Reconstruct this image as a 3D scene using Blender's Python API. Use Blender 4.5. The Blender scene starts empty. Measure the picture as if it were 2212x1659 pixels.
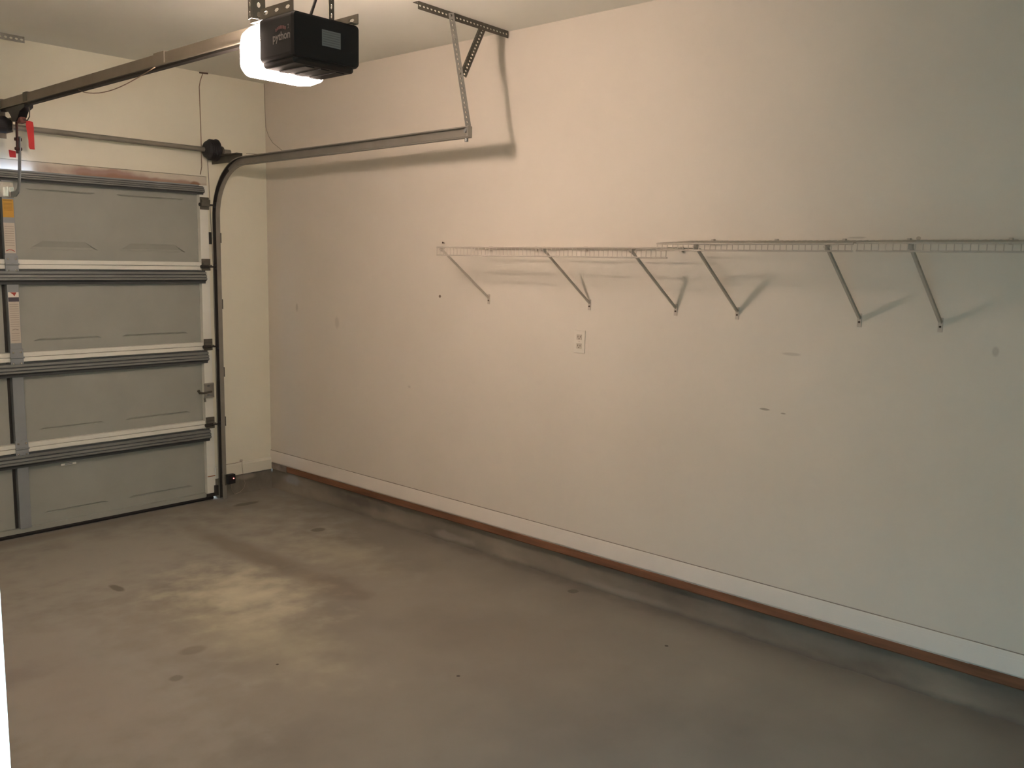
import bpy, math, random
from mathutils import Vector, Matrix
random.seed(7)
scene = bpy.context.scene
col = scene.collection
PI = math.pi

# ------------------------------------------------------------------ materials
def nmat(name, base, rough=0.6, metal=0.0, var=0.06, scale=6.0, bump=0.0, bscale=60.0, spec=0.3, stretch=(1, 1, 1), coat=0.0):
    m = bpy.data.materials.new(name); m.use_nodes = True
    nt = m.node_tree; n = nt.nodes; l = nt.links
    b = n['Principled BSDF']
    b.inputs['Roughness'].default_value = rough
    b.inputs['Metallic'].default_value = metal
    b.inputs['Specular IOR Level'].default_value = spec
    tc = n.new('ShaderNodeTexCoord')
    mp = n.new('ShaderNodeMapping'); mp.inputs['Scale'].default_value = stretch
    l.new(tc.outputs['Object'], mp.inputs['Vector'])
    no = n.new('ShaderNodeTexNoise'); no.inputs['Scale'].default_value = scale; no.inputs['Detail'].default_value = 6
    l.new(mp.outputs['Vector'], no.inputs['Vector'])
    mr = n.new('ShaderNodeMapRange')
    mr.inputs['From Min'].default_value = 0.3; mr.inputs['From Max'].default_value = 0.7
    mr.inputs['To Min'].default_value = 1 - var; mr.inputs['To Max'].default_value = 1 + var
    l.new(no.outputs['Fac'], mr.inputs['Value'])
    vm = n.new('ShaderNodeVectorMath'); vm.operation = 'SCALE'
    vm.inputs[0].default_value = base
    l.new(mr.outputs['Result'], vm.inputs['Scale'])
    l.new(vm.outputs['Vector'], b.inputs['Base Color'])
    if bump:
        nb = n.new('ShaderNodeTexNoise'); nb.inputs['Scale'].default_value = bscale; nb.inputs['Detail'].default_value = 4
        l.new(mp.outputs['Vector'], nb.inputs['Vector'])
        bp = n.new('ShaderNodeBump'); bp.inputs['Strength'].default_value = bump; bp.inputs['Distance'].default_value = 0.004
        l.new(nb.outputs['Fac'], bp.inputs['Height']); l.new(bp.outputs['Normal'], b.inputs['Normal'])
    m['_col'] = vm.name; m['_co'] = tc.name
    return m

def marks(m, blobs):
    """marks and painted tones on a surface: soft ellipses (centre, radii, colour, strength, softness) in object space"""
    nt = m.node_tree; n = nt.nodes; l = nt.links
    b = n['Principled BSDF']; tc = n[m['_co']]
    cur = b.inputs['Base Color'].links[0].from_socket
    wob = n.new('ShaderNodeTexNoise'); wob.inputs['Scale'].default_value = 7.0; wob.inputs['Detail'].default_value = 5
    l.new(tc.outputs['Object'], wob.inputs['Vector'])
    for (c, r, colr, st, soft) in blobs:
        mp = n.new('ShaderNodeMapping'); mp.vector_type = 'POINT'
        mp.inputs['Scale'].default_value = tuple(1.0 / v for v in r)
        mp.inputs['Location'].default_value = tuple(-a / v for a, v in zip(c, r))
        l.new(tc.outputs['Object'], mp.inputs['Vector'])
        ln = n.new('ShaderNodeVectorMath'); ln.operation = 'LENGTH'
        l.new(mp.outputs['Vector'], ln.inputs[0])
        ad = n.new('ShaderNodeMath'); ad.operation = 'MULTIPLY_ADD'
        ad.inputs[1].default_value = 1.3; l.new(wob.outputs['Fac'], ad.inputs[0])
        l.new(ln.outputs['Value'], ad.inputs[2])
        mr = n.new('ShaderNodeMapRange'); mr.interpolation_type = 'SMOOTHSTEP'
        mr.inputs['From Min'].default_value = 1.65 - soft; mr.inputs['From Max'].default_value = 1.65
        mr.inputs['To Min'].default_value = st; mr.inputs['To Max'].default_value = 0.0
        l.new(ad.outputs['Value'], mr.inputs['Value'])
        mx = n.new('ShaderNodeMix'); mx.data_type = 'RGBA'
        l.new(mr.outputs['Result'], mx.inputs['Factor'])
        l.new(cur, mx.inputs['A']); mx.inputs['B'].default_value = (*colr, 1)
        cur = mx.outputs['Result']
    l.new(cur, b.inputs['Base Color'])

def emat(name, colr, strength, clear=None, front=None):
    m = bpy.data.materials.new(name); m.use_nodes = True
    nt = m.node_tree; nt.nodes.clear()
    e = nt.nodes.new('ShaderNodeEmission'); o = nt.nodes.new('ShaderNodeOutputMaterial')
    e.inputs['Color'].default_value = (*colr, 1); e.inputs['Strength'].default_value = strength
    nt.links.new(e.outputs[0], o.inputs[0])
    if front:           # the front of the lens glows most, its sides near the housing least
        tc = nt.nodes.new('ShaderNodeTexCoord'); sp = nt.nodes.new('ShaderNodeSeparateXYZ'); mr = nt.nodes.new('ShaderNodeMapRange')
        mr.inputs['From Min'].default_value = front[0]; mr.inputs['From Max'].default_value = front[1]
        mr.inputs['To Min'].default_value = strength * front[2]; mr.inputs['To Max'].default_value = strength
        nt.links.new(tc.outputs['Object'], sp.inputs[0]); nt.links.new(sp.outputs['Y'], mr.inputs['Value']); nt.links.new(mr.outputs['Result'], e.inputs['Strength'])
    if clear:           # frosted clear plastic: part of the bulb's light passes straight through
        t = nt.nodes.new('ShaderNodeBsdfTransparent'); mx = nt.nodes.new('ShaderNodeMixShader'); mx.inputs[0].default_value = clear
        nt.links.new(e.outputs[0], mx.inputs[1]); nt.links.new(t.outputs[0], mx.inputs[2]); nt.links.new(mx.outputs[0], o.inputs[0])
    return m

WALLC = (0.80, 0.735, 0.635)
M = {}
M['wall'] = nmat('painted_drywall', WALLC, 0.75, var=0.022, scale=1.6, bump=0.10, bscale=140, spec=0.2)
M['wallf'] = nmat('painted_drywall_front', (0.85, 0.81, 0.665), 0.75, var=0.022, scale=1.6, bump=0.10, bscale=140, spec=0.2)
M['ceil'] = nmat('ceiling_paint', (0.93, 0.92, 0.83), 0.85, var=0.02, scale=2, bump=0.12, bscale=160, spec=0.1)
M['floor'] = nmat('stained_concrete', (0.235, 0.215, 0.178), 0.62, var=0.17, scale=1.5, bump=0.10, bscale=40, spec=0.3)
M['curb'] = nmat('curb_concrete', (0.215, 0.19, 0.15), 0.9, var=0.42, scale=3.2, bump=0.7, bscale=22, spec=0.15, stretch=(1, 0.45, 1))
M['base'] = nmat('white_trim_paint', (0.93, 0.86, 0.77), 0.55, var=0.02, scale=3)
M['basef'] = nmat('cream_trim_paint', (0.78, 0.74, 0.62), 0.6, var=0.02, scale=3)
M['plate'] = nmat('bare_brown_wood', (0.205, 0.098, 0.052), 0.7, var=0.30, scale=7, stretch=(3, 0.35, 5), bump=0.2, bscale=30)
M['jambwood'] = nmat('tan_jamb_wood', (0.40, 0.22, 0.10), 0.75, var=0.25, scale=8, stretch=(4, 4, 0.5))
M['header'] = nmat('header_board_paint', (0.66, 0.60, 0.50), 0.6, var=0.05, scale=5)
M['skin'] = nmat('door_primer_grey', (0.345, 0.355, 0.315), 0.6, var=0.05, scale=4, spec=0.35)
M['rail'] = nmat('door_cream_paint', (0.83, 0.82, 0.74), 0.5, var=0.03, scale=5, spec=0.4)
M['cstile'] = nmat('stile_grey', (0.28, 0.305, 0.315), 0.5, 0.15, var=0.06, scale=5)
M['strut'] = nmat('strut_galvanized', (0.225, 0.237, 0.230), 0.45, 0.3, var=0.12, scale=8, stretch=(.4, 3, 3))
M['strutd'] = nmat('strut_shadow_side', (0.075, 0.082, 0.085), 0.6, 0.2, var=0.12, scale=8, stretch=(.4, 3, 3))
M['galv'] = nmat('galvanized_steel', (0.33, 0.32, 0.29), 0.42, 0.6, var=0.14, scale=14)
M['galvd'] = nmat('dull_galvanized_steel', (0.135, 0.125, 0.10), 0.5, 0.45, var=0.14, scale=14)
M['shiny'] = nmat('bright_zinc', (0.62, 0.60, 0.54), 0.25, 0.9, var=0.10, scale=20)
M['trk'] = nmat('track_steel', (0.27, 0.255, 0.22), 0.5, 0.35, var=0.08, scale=9)
M['trkd'] = nmat('dark_track_inside', (0.045, 0.040, 0.035), 0.5, 0.2, var=0.15, scale=9)
M['railm'] = nmat('opener_rail_steel', (0.26, 0.23, 0.185), 0.5, 0.35, var=0.08, scale=9)
M['dark'] = nmat('dark_gap_steel', (0.035, 0.032, 0.028), 0.6, 0.2, var=0.1)
M['black'] = nmat('black_plastic', (0.0075, 0.0085, 0.0105), 0.5, var=0.08, scale=20, spec=0.35)
M['blackm'] = nmat('black_cast_metal', (0.018, 0.018, 0.02), 0.6, var=0.08, scale=20, spec=0.3)
M['ribm'] = nmat('charcoal_plastic', (0.022, 0.020, 0.019), 0.55, var=0.08, scale=20)
M['rubber'] = nmat('rubber_seal', (0.02, 0.019, 0.018), 0.8, var=0.1)
M['armred'] = nmat('rusty_red_bar', (0.075, 0.03, 0.026), 0.6, 0.3, var=0.2, scale=14)
M['redtag'] = nmat('red_flag_tape', (0.60, 0.035, 0.035), 0.5, var=0.06, scale=15)
M['reddk'] = nmat('dark_red_tape', (0.42, 0.02, 0.022), 0.5, var=0.06, scale=15)
M['pink'] = nmat('release_knob_red', (0.16, 0.06, 0.05), 0.5, var=0.06)
M['yellow'] = nmat('yellow_label', (0.58, 0.33, 0.055), 0.5, var=0.05, scale=20)
M['yellowd'] = nmat('yellow_label_print', (0.36, 0.21, 0.045), 0.5, var=0.05, scale=20)
M['paper'] = nmat('white_label', (0.58, 0.53, 0.45), 0.5, var=0.03, scale=20)
M['paperd'] = nmat('label_print_grey', (0.38, 0.34, 0.29), 0.5, var=0.05, scale=20)
M['labelw'] = nmat('label_bright_white', (0.80, 0.76, 0.68), 0.5, var=0.02)
M['labelr'] = nmat('label_red_print', (0.40, 0.055, 0.04), 0.5, var=0.05)
M['labelb'] = nmat('label_navy_print', (0.075, 0.068, 0.085), 0.5, var=0.05)
M['glabel'] = nmat('grey_rating_label', (0.21, 0.225, 0.23), 0.5, var=0.04, scale=30)
M['glabeld'] = nmat('grey_rating_print', (0.15, 0.16, 0.165), 0.5, var=0.04, scale=30)
M['letter'] = nmat('silver_lettering', (0.26, 0.24, 0.235), 0.5, var=0.05)
M['letterq'] = nmat('dull_grey_lettering', (0.13, 0.12, 0.12), 0.5, var=0.05)
M['letterp'] = nmat('pink_lettering', (0.20, 0.10, 0.10), 0.5, var=0.05)
M['wire'] = nmat('white_coated_wire', (0.60, 0.53, 0.45), 0.45, var=0.02, spec=0.4)
M['brace'] = nmat('grey_brace_metal', (0.56, 0.50, 0.42), 0.5, var=0.04, spec=0.4)
M['plastic'] = nmat('ivory_plastic', (0.82, 0.76, 0.66), 0.4, var=0.01, spec=0.4)
M['socket'] = nmat('socket_plastic', (0.62, 0.55, 0.45), 0.4, var=0.01)  # darker plastic of the sockets, plate screw and lead clip
M['hole'] = nmat('dark_hole', (0.10, 0.07, 0.05), 0.9, var=0.1)
M['cablew'] = nmat('pale_bell_wire', (0.36, 0.30, 0.23), 0.6, var=0.05)
M['cableb'] = nmat('brown_bell_wire', (0.30, 0.22, 0.15), 0.6, var=0.05)
M['white'] = nmat('door_jamb_white', (0.86, 0.85, 0.82), 0.5, var=0.01)
M['hall'] = nmat('hall_wall_paint', (0.82, 0.80, 0.76), 0.8, var=0.01)
M['drive'] = nmat('driveway_concrete', (0.5, 0.5, 0.5), 0.9, var=0.1)
M['spring'] = nmat('spring_steel', (0.03, 0.03, 0.032), 0.5, 0.4, var=0.1)
M['lens'] = emat('glowing_lens', (1.0, .77, .645), 233.0, clear=.5, front=(-2.80, -2.68, .08))
M['led'] = emat('red_led', (1.0, 0.12, 0.10), 9.0)

# ------------------------------------------------------------------ mesh helpers
class MB:
    def __init__(self): self.v = []; self.f = []
    def add(self, vs, fs, mtx=None):
        o = len(self.v)
        self.v += [tuple((mtx @ Vector(p)) if mtx else p) for p in vs]
        self.f += [tuple(i + o for i in f) for f in fs]
        return self
    def box(self, x0, x1, y0, y1, z0, z1, mtx=None, bev=0.0):
        x0, x1 = sorted((x0, x1)); y0, y1 = sorted((y0, y1)); z0, z1 = sorted((z0, z1))
        if bev <= 0:
            vs = [(x, y, z) for x in (x0, x1) for y in (y0, y1) for z in (z0, z1)]
            fs = [(0, 1, 3, 2), (4, 6, 7, 5), (0, 4, 5, 1), (2, 3, 7, 6), (0, 2, 6, 4), (1, 5, 7, 3)]
            return self.add(vs, fs, mtx)
        import bmesh
        bm = bmesh.new(); bmesh.ops.create_cube(bm, size=1.0)
        for v in bm.verts:
            v.co = Vector(((x0 + x1) / 2 + v.co.x * (x1 - x0), (y0 + y1) / 2 + v.co.y * (y1 - y0), (z0 + z1) / 2 + v.co.z * (z1 - z0)))
        bmesh.ops.bevel(bm, geom=bm.edges[:], offset=bev, segments=2, affect='EDGES', profile=0.6)
        bm.verts.index_update()
        vs = [tuple(v.co) for v in bm.verts]; fs = [tuple(v.index for v in f.verts) for f in bm.faces]
        bm.free(); return self.add(vs, fs, mtx)
    def tube(self, pts, r, n=8, cap=True):
        P = [Vector(p) for p in pts]; rings = []
        up = None
        for i, p in enumerate(P):
            t = (P[min(i + 1, len(P) - 1)] - P[max(i - 1, 0)]).normalized()
            if up is None: up = t.orthogonal().normalized()
            else:
                up = up - t * up.dot(t)
                up = up.normalized() if up.length > 1e-6 else t.orthogonal().normalized()
            s = t.cross(up)
            rr = r[i] if isinstance(r, (list, tuple)) else r
            rings.append([tuple(p + (up * math.cos(a) + s * math.sin(a)) * rr) for a in (2 * PI * k / n for k in range(n))])
        vs = [q for ring in rings for q in ring]; fs = []
        for i in range(len(P) - 1):
            for k in range(n):
                fs.append((i * n + k, i * n + (k + 1) % n, (i + 1) * n + (k + 1) % n, (i + 1) * n + k))
        if cap:
            fs.append(tuple(range(n - 1, -1, -1))); fs.append(tuple((len(P) - 1) * n + k for k in range(n)))
        return self.add(vs, fs)
    def lathe_x(self, prof, c, n=28):
        """prof: list of (x offset, radius) turned about the x axis through c"""
        vs = []; fs = []
        for (dx, r) in prof:
            for k in range(n):
                a = 2 * PI * k / n
                vs.append((c[0] + dx, c[1] + r * math.cos(a), c[2] + r * math.sin(a)))
        for i in range(len(prof) - 1):
            for k in range(n):
                fs.append((i * n + k, i * n + (k + 1) % n, (i + 1) * n + (k + 1) % n, (i + 1) * n + k))
        fs.append(tuple(range(n - 1, -1, -1))); fs.append(tuple((len(prof) - 1) * n + k for k in range(n)))
        return self.add(vs, fs)
    def prism(self, poly, axis, a0, a1, mtx=None):
        """poly: 2D points in the other two axes (cyclic order), extruded along axis"""
        n = len(poly)
        def P(u, w, a):
            return {'x': (a, u, w), 'y': (u, a, w), 'z': (u, w, a)}[axis]
        vs = [P(u, w, a0) for u, w in poly] + [P(u, w, a1) for u, w in poly]
        fs = [(i, (i + 1) % n, n + (i + 1) % n, n + i) for i in range(n)]
        fs += [tuple(range(n - 1, -1, -1)), tuple(range(n, 2 * n))]
        return self.add(vs, fs, mtx)
    def perf(self, L, W, T, pitch, hw, hl, mtx, margin=None):
        """perforated strip: u along L (0..L), v across W (centred), thickness T, rounded holes (half sizes hl along, hw across)"""
        cells = max(1, int(round(L / pitch))); p = L / cells; K = 8
        for c in range(cells):
            u0 = c * p; uc = u0 + p / 2
            outer = [(u0, -W / 2), (uc, -W / 2), (u0 + p, -W / 2), (u0 + p, 0), (u0 + p, W / 2), (uc, W / 2), (u0, W / 2), (u0, 0)]
            inner = [(uc + hl * math.cos(a), hw * math.sin(a)) for a in (-3 * PI / 4, -PI / 2, -PI / 4, 0, PI / 4, PI / 2, 3 * PI / 4, PI)]
            vs = [(u, v, w) for w in (0, T) for (u, v) in outer + inner]
            fs = []
            for k in range(K):
                j = (k + 1) % K
                fs.append((k, 8 + k, 8 + j, j)); fs.append((16 + k, 16 + j, 24 + j, 24 + k))
                fs.append((8 + k, 24 + k, 24 + j, 8 + j))
                if k in (0, 1, 4, 5): fs.append((k, j, 16 + j, 16 + k))
            if c == 0: fs += [(6, 7, 23, 22), (7, 0, 16, 23)]
            if c == cells - 1: fs += [(2, 3, 19, 18), (3, 4, 20, 19)]
            self.add(vs, fs, mtx)
        return self
    def obj(self, name, mat, parent=None, smooth=False, kind=None):
        me = bpy.data.meshes.new(name); me.from_pydata(self.v, [], self.f)
        me.materials.append(mat)
        me.validate(); me.update()
        import bmesh
        bm = bmesh.new(); bm.from_mesh(me); bmesh.ops.recalc_face_normals(bm, faces=bm.faces[:]); bm.to_mesh(me); bm.free()
        if smooth:
            for p in me.polygons: p.use_smooth = True
        o = bpy.data.objects.new(name, me); col.objects.link(o)
        if parent is not None: attach(o, parent)
        if kind: o['kind'] = kind
        return o

def world_of(o):
    m = Matrix.Translation(o.location)
    return (world_of(o.parent) @ m) if o.parent else m
def attach(o, parent):
    o.parent = parent
    o.location = tuple(Vector(o.location) - world_of(parent).translation)   # meshes are written in world coordinates

def thing(name, label, cat, loc, group=None):
    o = bpy.data.objects.new(name, None); col.objects.link(o); o.location = loc
    o.empty_display_size = 0.05
    return tag(o, label, cat, group)
def tag(o, label, cat, group=None):
    o['label'] = label; o['category'] = cat
    if group: o['group'] = group
    return o
def struct(name, mb, mat): return mb.obj(name, mat, kind='structure')
def copy_part(o, dx, dy, dz, parent):
    c = o.copy(); col.objects.link(c)
    c.location = Vector(o.location) + Vector((dx, dy, dz)); c.parent = parent
    return c
def frame(o, u, v):
    """matrix with local x along u, local y along v, local z normal"""
    u = Vector(u).normalized(); v = Vector(v); v = (v - u * v.dot(u)).normalized(); w = u.cross(v)
    m = Matrix((u, v, w)).transposed().to_4x4(); m.translation = Vector(o); return m
def text_mesh(name, body, size, mtx, mat, parent, extrude=0.0004):
    cu = bpy.data.curves.new(name, 'FONT'); cu.body = body; cu.size = size; cu.extrude = extrude
    cu.align_x = 'CENTER'; cu.align_y = 'CENTER'; cu.offset = size * 0.018
    tmp = bpy.data.objects.new(name + '_tmp', cu); col.objects.link(tmp)
    dg = bpy.context.evaluated_depsgraph_get()
    me = bpy.data.meshes.new_from_object(tmp.evaluated_get(dg))
    bpy.data.objects.remove(tmp)
    me.transform(mtx); me.materials.clear(); me.materials.append(mat)
    o = bpy.data.objects.new(name, me); col.objects.link(o)
    if parent is not None: attach(o, parent)
    return o

# ------------------------------------------------------------------ the setting
H = 2.856
YB = -6.6                     # rear wall
XL = -3.40                    # left wall (garage side)
DX0, DX1 = -2.94, -0.455      # garage door opening in the front wall
DZ = 2.19

mb = MB(); mb.box(XL - 0.12, 0.12, YB - .12, 0.010, -0.12, 0.0)
fl = struct('floor', mb, M['floor'])
mb = MB(); mb.box(XL - 0.12, 0.12, YB - .12, 0.12, H, H + 0.1); struct('ceiling', mb, M['ceil'])
mb = MB(); mb.box(0.0, 0.12, YB, 0.12, 0.160, H); struct('wall_right', mb, M['wall'])
mb = MB()
mb.box(DX1, 0.0, 0.0, 0.12, 0.135, H); mb.box(XL, DX0, 0.0, 0.12, 0.0, H); mb.box(DX0, DX1, 0.0, 0.12, DZ, H)
struct('wall_front', mb, M['wallf'])
mb = MB(); mb.box(XL, 0.12, YB - .12, YB, 0.0, H); struct('wall_rear', mb, M['wall'])
JY, JY2, JZ = -5.005, -5.86, 2.04
mb = MB()
mb.box(XL - .12, XL, JY + .02, 0.12, 0, H); mb.box(XL - .12, XL, YB, JY2 - .02, 0, H); mb.box(XL - .12, XL, JY2 - .02, JY + .02, JZ + .02, H)
struct('wall_left', mb, M['wall'])
# doorway from the house: white jamb lining
mb = MB()
mb.box(XL - .125, XL, JY, JY + .02, 0, JZ + .02); mb.box(XL - .125, XL, JY2 - .02, JY2, 0, JZ + .02); mb.box(XL - .125, XL, JY2, JY, JZ, JZ + .02)
struct('door_1', mb, M['white'])
# house hallway behind the camera
mb = MB()
hx0, hx1, hy0, hy1, hh = -5.1, XL - .12, -6.7, -4.2, 2.45
mb.box(hx0 - .1, hx0, hy0, hy1, 0, hh); mb.box(hx0, hx1, hy0 - .1, hy0, 0, hh); mb.box(hx0, hx1, hy1, hy1 + .1, 0, hh)
mb.box(hx0, hx1, hy0, hy1, hh, hh + .1); mb.box(hx0, hx1, hy0, hy1, -.12, 0.0)
struct('wall_hall', mb, M['hall'])
# driveway outside
mb = MB(); mb.box(-6, 2, 0.0105, 6, -0.12, -0.003); struct('driveway', mb, M['drive'])

# concrete stem wall under the right wall, set back under the sill plate, rough cove at the floor
mb = MB()
ys = [0.0 - i * 0.05 for i in range(int(6.6 / 0.05) + 1)]
rows = []
for i, y in enumerate(ys):
    t = min(1.0, max(0.0, -y / 1.6)); xo = 0.006 + 0.026 * t * t * (3 - 2 * t)
    if y < -3.2: xo -= 0.006 * min(1, (-y - 3.2) / 1.5)
    j = lambda a: a * (random.random() - .5)
    rows.append([(xo + 0.004 + j(.004), y, 0.150), (xo + j(.005), y, 0.095), (xo + j(.008), y, 0.045), (xo - .010 + j(.012), y, 0.016 + j(.008)), (xo - .026 + j(.02), y, -0.01)])
vs = [p for r in rows for p in r]; n5 = 5
fs = [(i * n5 + k, i * n5 + k + 1, (i + 1) * n5 + k + 1, (i + 1) * n5 + k) for i in range(len(rows) - 1) for k in range(n5 - 1)]
o = len(vs); vs += [(0.119, 0.0, .15), (0.119, 0.0, -.01), (0.119, ys[-1], .15), (0.119, ys[-1], -.01)]
fs += [(0, (len(rows) - 1) * n5, o + 2, o)]
mb.add(vs, fs)
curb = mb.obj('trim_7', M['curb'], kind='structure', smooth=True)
# front curb between the door jamb and the corner
mb = MB(); rows = []
for i in range(12):
    x = -0.452 + i * (0.525 / 11); j = lambda a: a * (random.random() - .5)
    rows.append([(x, 0.004 + j(.002), 0.150), (x, -.002 + j(.004), .09), (x, -.006 + j(.006), .04), (x, -.02 + j(.01), .012 + j(.006)), (x, -.036 + j(.02), -.01)])
vs = [p for r in rows for p in r]
fs = [(i * n5 + k, i * n5 + k + 1, (i + 1) * n5 + k + 1, (i + 1) * n5 + k) for i in range(len(rows) - 1) for k in range(n5 - 1)]
o = len(vs); vs += [(-.452, .119, .15), (-.452, .119, -.01)]
fs += [(0, 1, 2, 3, 4, o + 1, o)]
mb.add(vs, fs)
mb.obj('trim_8', M['curb'], kind='structure', smooth=True)

# brown sill plate strip, two lengths meeting near the camera
def plate(y0, y1, x):
    m_ = MB(); m_.prism([(x, .137), (x - .004, .142), (x - .004, .176), (x, .181), (0.05, .181), (0.05, .137)], 'y', y0, y1)
    return m_
o = struct('trim_1', plate(-0.20, -4.7365, .001), M['plate'])
o = struct('trim_2', plate(-4.7367, YB, -.0015), M['plate'])
mb = MB(); mb.prism([(-.006, .137), (-.006, .181), (0.05, .181), (0.05, .137)], 'y', 0.0, -0.2)
struct('trim_3', mb, nmat('cement_smeared_wood', (0.27, 0.23, 0.19), 0.85, var=.3, scale=14))
# baseboards
prof = [(0.0, .187), (-.0055, .187), (-.0068, .189), (-.0068, .247), (-.0064, .2475), (-.0064, .2575), (-.0060, .258), (-.0058, .2700), (-.0040, .2715), (0.0, .2715)]
mb = MB(); mb.prism(prof, 'y', 0.0, YB); struct('baseboard_right', mb, M['base'])
mb = MB(); mb.box(-.0042, 0.0, 0.0, YB, .2716, .2746); struct('trim_9', mb, nmat('dark_caulk_line', (.36, .30, .24), .9, var=.2, scale=9))
mb = MB()
pf = [(0.0, .134), (-.012, .134), (-.012, .205), (-.009, .209), (-.006, .219), (-.002, .2225), (0.0, .2225)]
n = len(pf); vs = [(-.452, y, z) for y, z in pf] + [(-0.004, y, z) for y, z in pf]
fs = [(i, (i + 1) % n, n + (i + 1) % n, n + i) for i in range(n)] + [tuple(range(n)), tuple(range(2 * n - 1, n - 1, -1))]
mb.add(vs, fs); struct('baseboard_front', mb, M['basef'])
# head and side jamb boards of the garage opening (behind the door)
mb = MB(); mb.box(DX0, DX1, 0.004, .11, 2.05, DZ - .002)
hd = struct('trim_4', mb, M['header'])
marks(M['header'], [((-1.14, 0, 2.148), (.42, 1, .050), (0.36, 0.21, 0.175), 0.8, .6), ((-.86, 0, 2.132), (.66, 1, .030), (0.35, 0.20, 0.14), 0.8, .6), ((-.53, 0, 2.13), (.05, 1, .03), (0.30, 0.15, 0.085), 0.9, .4)])
mb = MB(); mb.box(-.474, DX1 + .0, 0.006, .11, .03, 2.05); struct('trim_5', mb, M['jambwood'])
mb = MB(); mb.box(DX0, DX0 + .02, 0.006, .11, .0, 2.05); struct('trim_6', mb, M['jambwood'])

# stains and scuffs, plus light and shade painted into floor and curb
D = (0.11, 0.095, 0.075)
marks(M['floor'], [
    ((-1.5, -.75, 0), (1.9, 1.1, 1), (0.38, 0.365, 0.315), .75, .9), ((-2.3, -2.0, 0), (.7, 1.5, 1), (0.33, 0.315, 0.28), .7, .9),  # two broad paler areas paint in light at the back and left
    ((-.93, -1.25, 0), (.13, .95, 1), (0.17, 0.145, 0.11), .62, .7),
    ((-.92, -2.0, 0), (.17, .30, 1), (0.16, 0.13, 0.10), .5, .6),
    ((-1.50, -2.15, 0), (.34, .95, 1), (0.42, 0.395, 0.29), .6, 1.1), ((-1.28, -1.75, 0), (.44, .66, 1), (0.60, 0.56, 0.42), .85, 1.2), ((-.58, -1.55, 0), (.30, .75, 1), (0.40, 0.375, 0.29), .6, 1.1),  # first two ellipses paint the pool of light from the opener lamp
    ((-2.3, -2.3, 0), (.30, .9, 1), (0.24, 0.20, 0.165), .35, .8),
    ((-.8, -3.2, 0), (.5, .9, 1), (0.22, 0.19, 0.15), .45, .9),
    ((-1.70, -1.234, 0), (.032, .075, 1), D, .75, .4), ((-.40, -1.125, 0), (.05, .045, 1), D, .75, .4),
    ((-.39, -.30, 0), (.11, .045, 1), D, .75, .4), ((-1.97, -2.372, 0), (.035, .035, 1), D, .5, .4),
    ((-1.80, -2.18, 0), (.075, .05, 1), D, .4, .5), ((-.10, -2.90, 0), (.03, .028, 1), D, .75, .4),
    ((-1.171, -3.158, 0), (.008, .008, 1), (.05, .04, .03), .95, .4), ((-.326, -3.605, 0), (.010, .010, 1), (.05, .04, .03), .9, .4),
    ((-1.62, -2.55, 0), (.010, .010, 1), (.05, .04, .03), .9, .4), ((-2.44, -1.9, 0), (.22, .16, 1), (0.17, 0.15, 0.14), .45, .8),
    ((-1.7, -.12, 0), (1.3, .10, 1), (0.17, 0.15, 0.12), .5, .8), ((.02, -2.5, 0), (.12, 2.6, 1), (0.15, 0.13, 0.105), .6, .8),  # darker floor along the door foot and the right curb
])
marks(M['curb'], [((.03, -4.0, -.005), (.3, 4.5, .030), (.12, .108, .09), .75, .9), ((0, -.25, .09), (.08, .16, .05), (.34, .34, .34), .6, .7), ((.03, -1.9, .03), (.08, .2, .03), (.30, .28, .24), .6, .6), ((.03, -3.1, .02), (.08, .4, .025), (.27, .25, .21), .6, .7), ((-.22, 0, .11), (.10, .08, .03), (.36, .33, .27), .6, .7), ((.03, -4.1, .08), (.08, .5, .06), (.24, .23, .19), .5, .8), ((.03, -1.0, .08), (.08, .4, .05), (.09, .08, .07), .6, .8)])  # first ellipse paints the curb foot darker against light caught by the cove
lw = (0.78, 0.71, 0.62); dk = (0.33, 0.27, 0.20)
def wp(y, z): return (0, y, z)
marks(M['wall'], [
    (wp(-1.785, 1.459), (1, .013, .010), (0.20, .13, .09), .9, .35),
    (wp(-3.845, 1.051), (1, .030, .006), dk, .7, .4), (wp(-3.93, 1.043), (1, .018, .005), dk, .7, .4),
    (wp(-2.55, 1.03), (1, .035, .018), lw, .5, .5), (wp(-2.98, 1.02), (1, .025, .03), lw, .5, .5),
    (wp(-2.62, .80), (1, .03, .06), lw, .4, .6), (wp(-3.49, .66), (1, .012, .06), lw, .55, .5), (wp(-3.45, .605), (1, .03, .014), lw, .55, .5),
    (wp(-4.73, 1.373), (1, .014, .022), dk, .35, .6), (wp(-.35, 1.33), (1, .02, .04), dk, .30, .6), (wp(-.80, 1.25), (1, .03, .05), dk, .22, .7),
    (wp(-4.2, 1.785), (1, .05, .006), dk, .4, .5), (wp(-4.43, 1.782), (1, .010, .008), dk, .6, .4), (wp(-1.52, .9), (1, .02, .012), dk, .25, .6),
    (wp(-3.95, 1.30), (1, .05, .007), dk, .3, .6),
])

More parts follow.
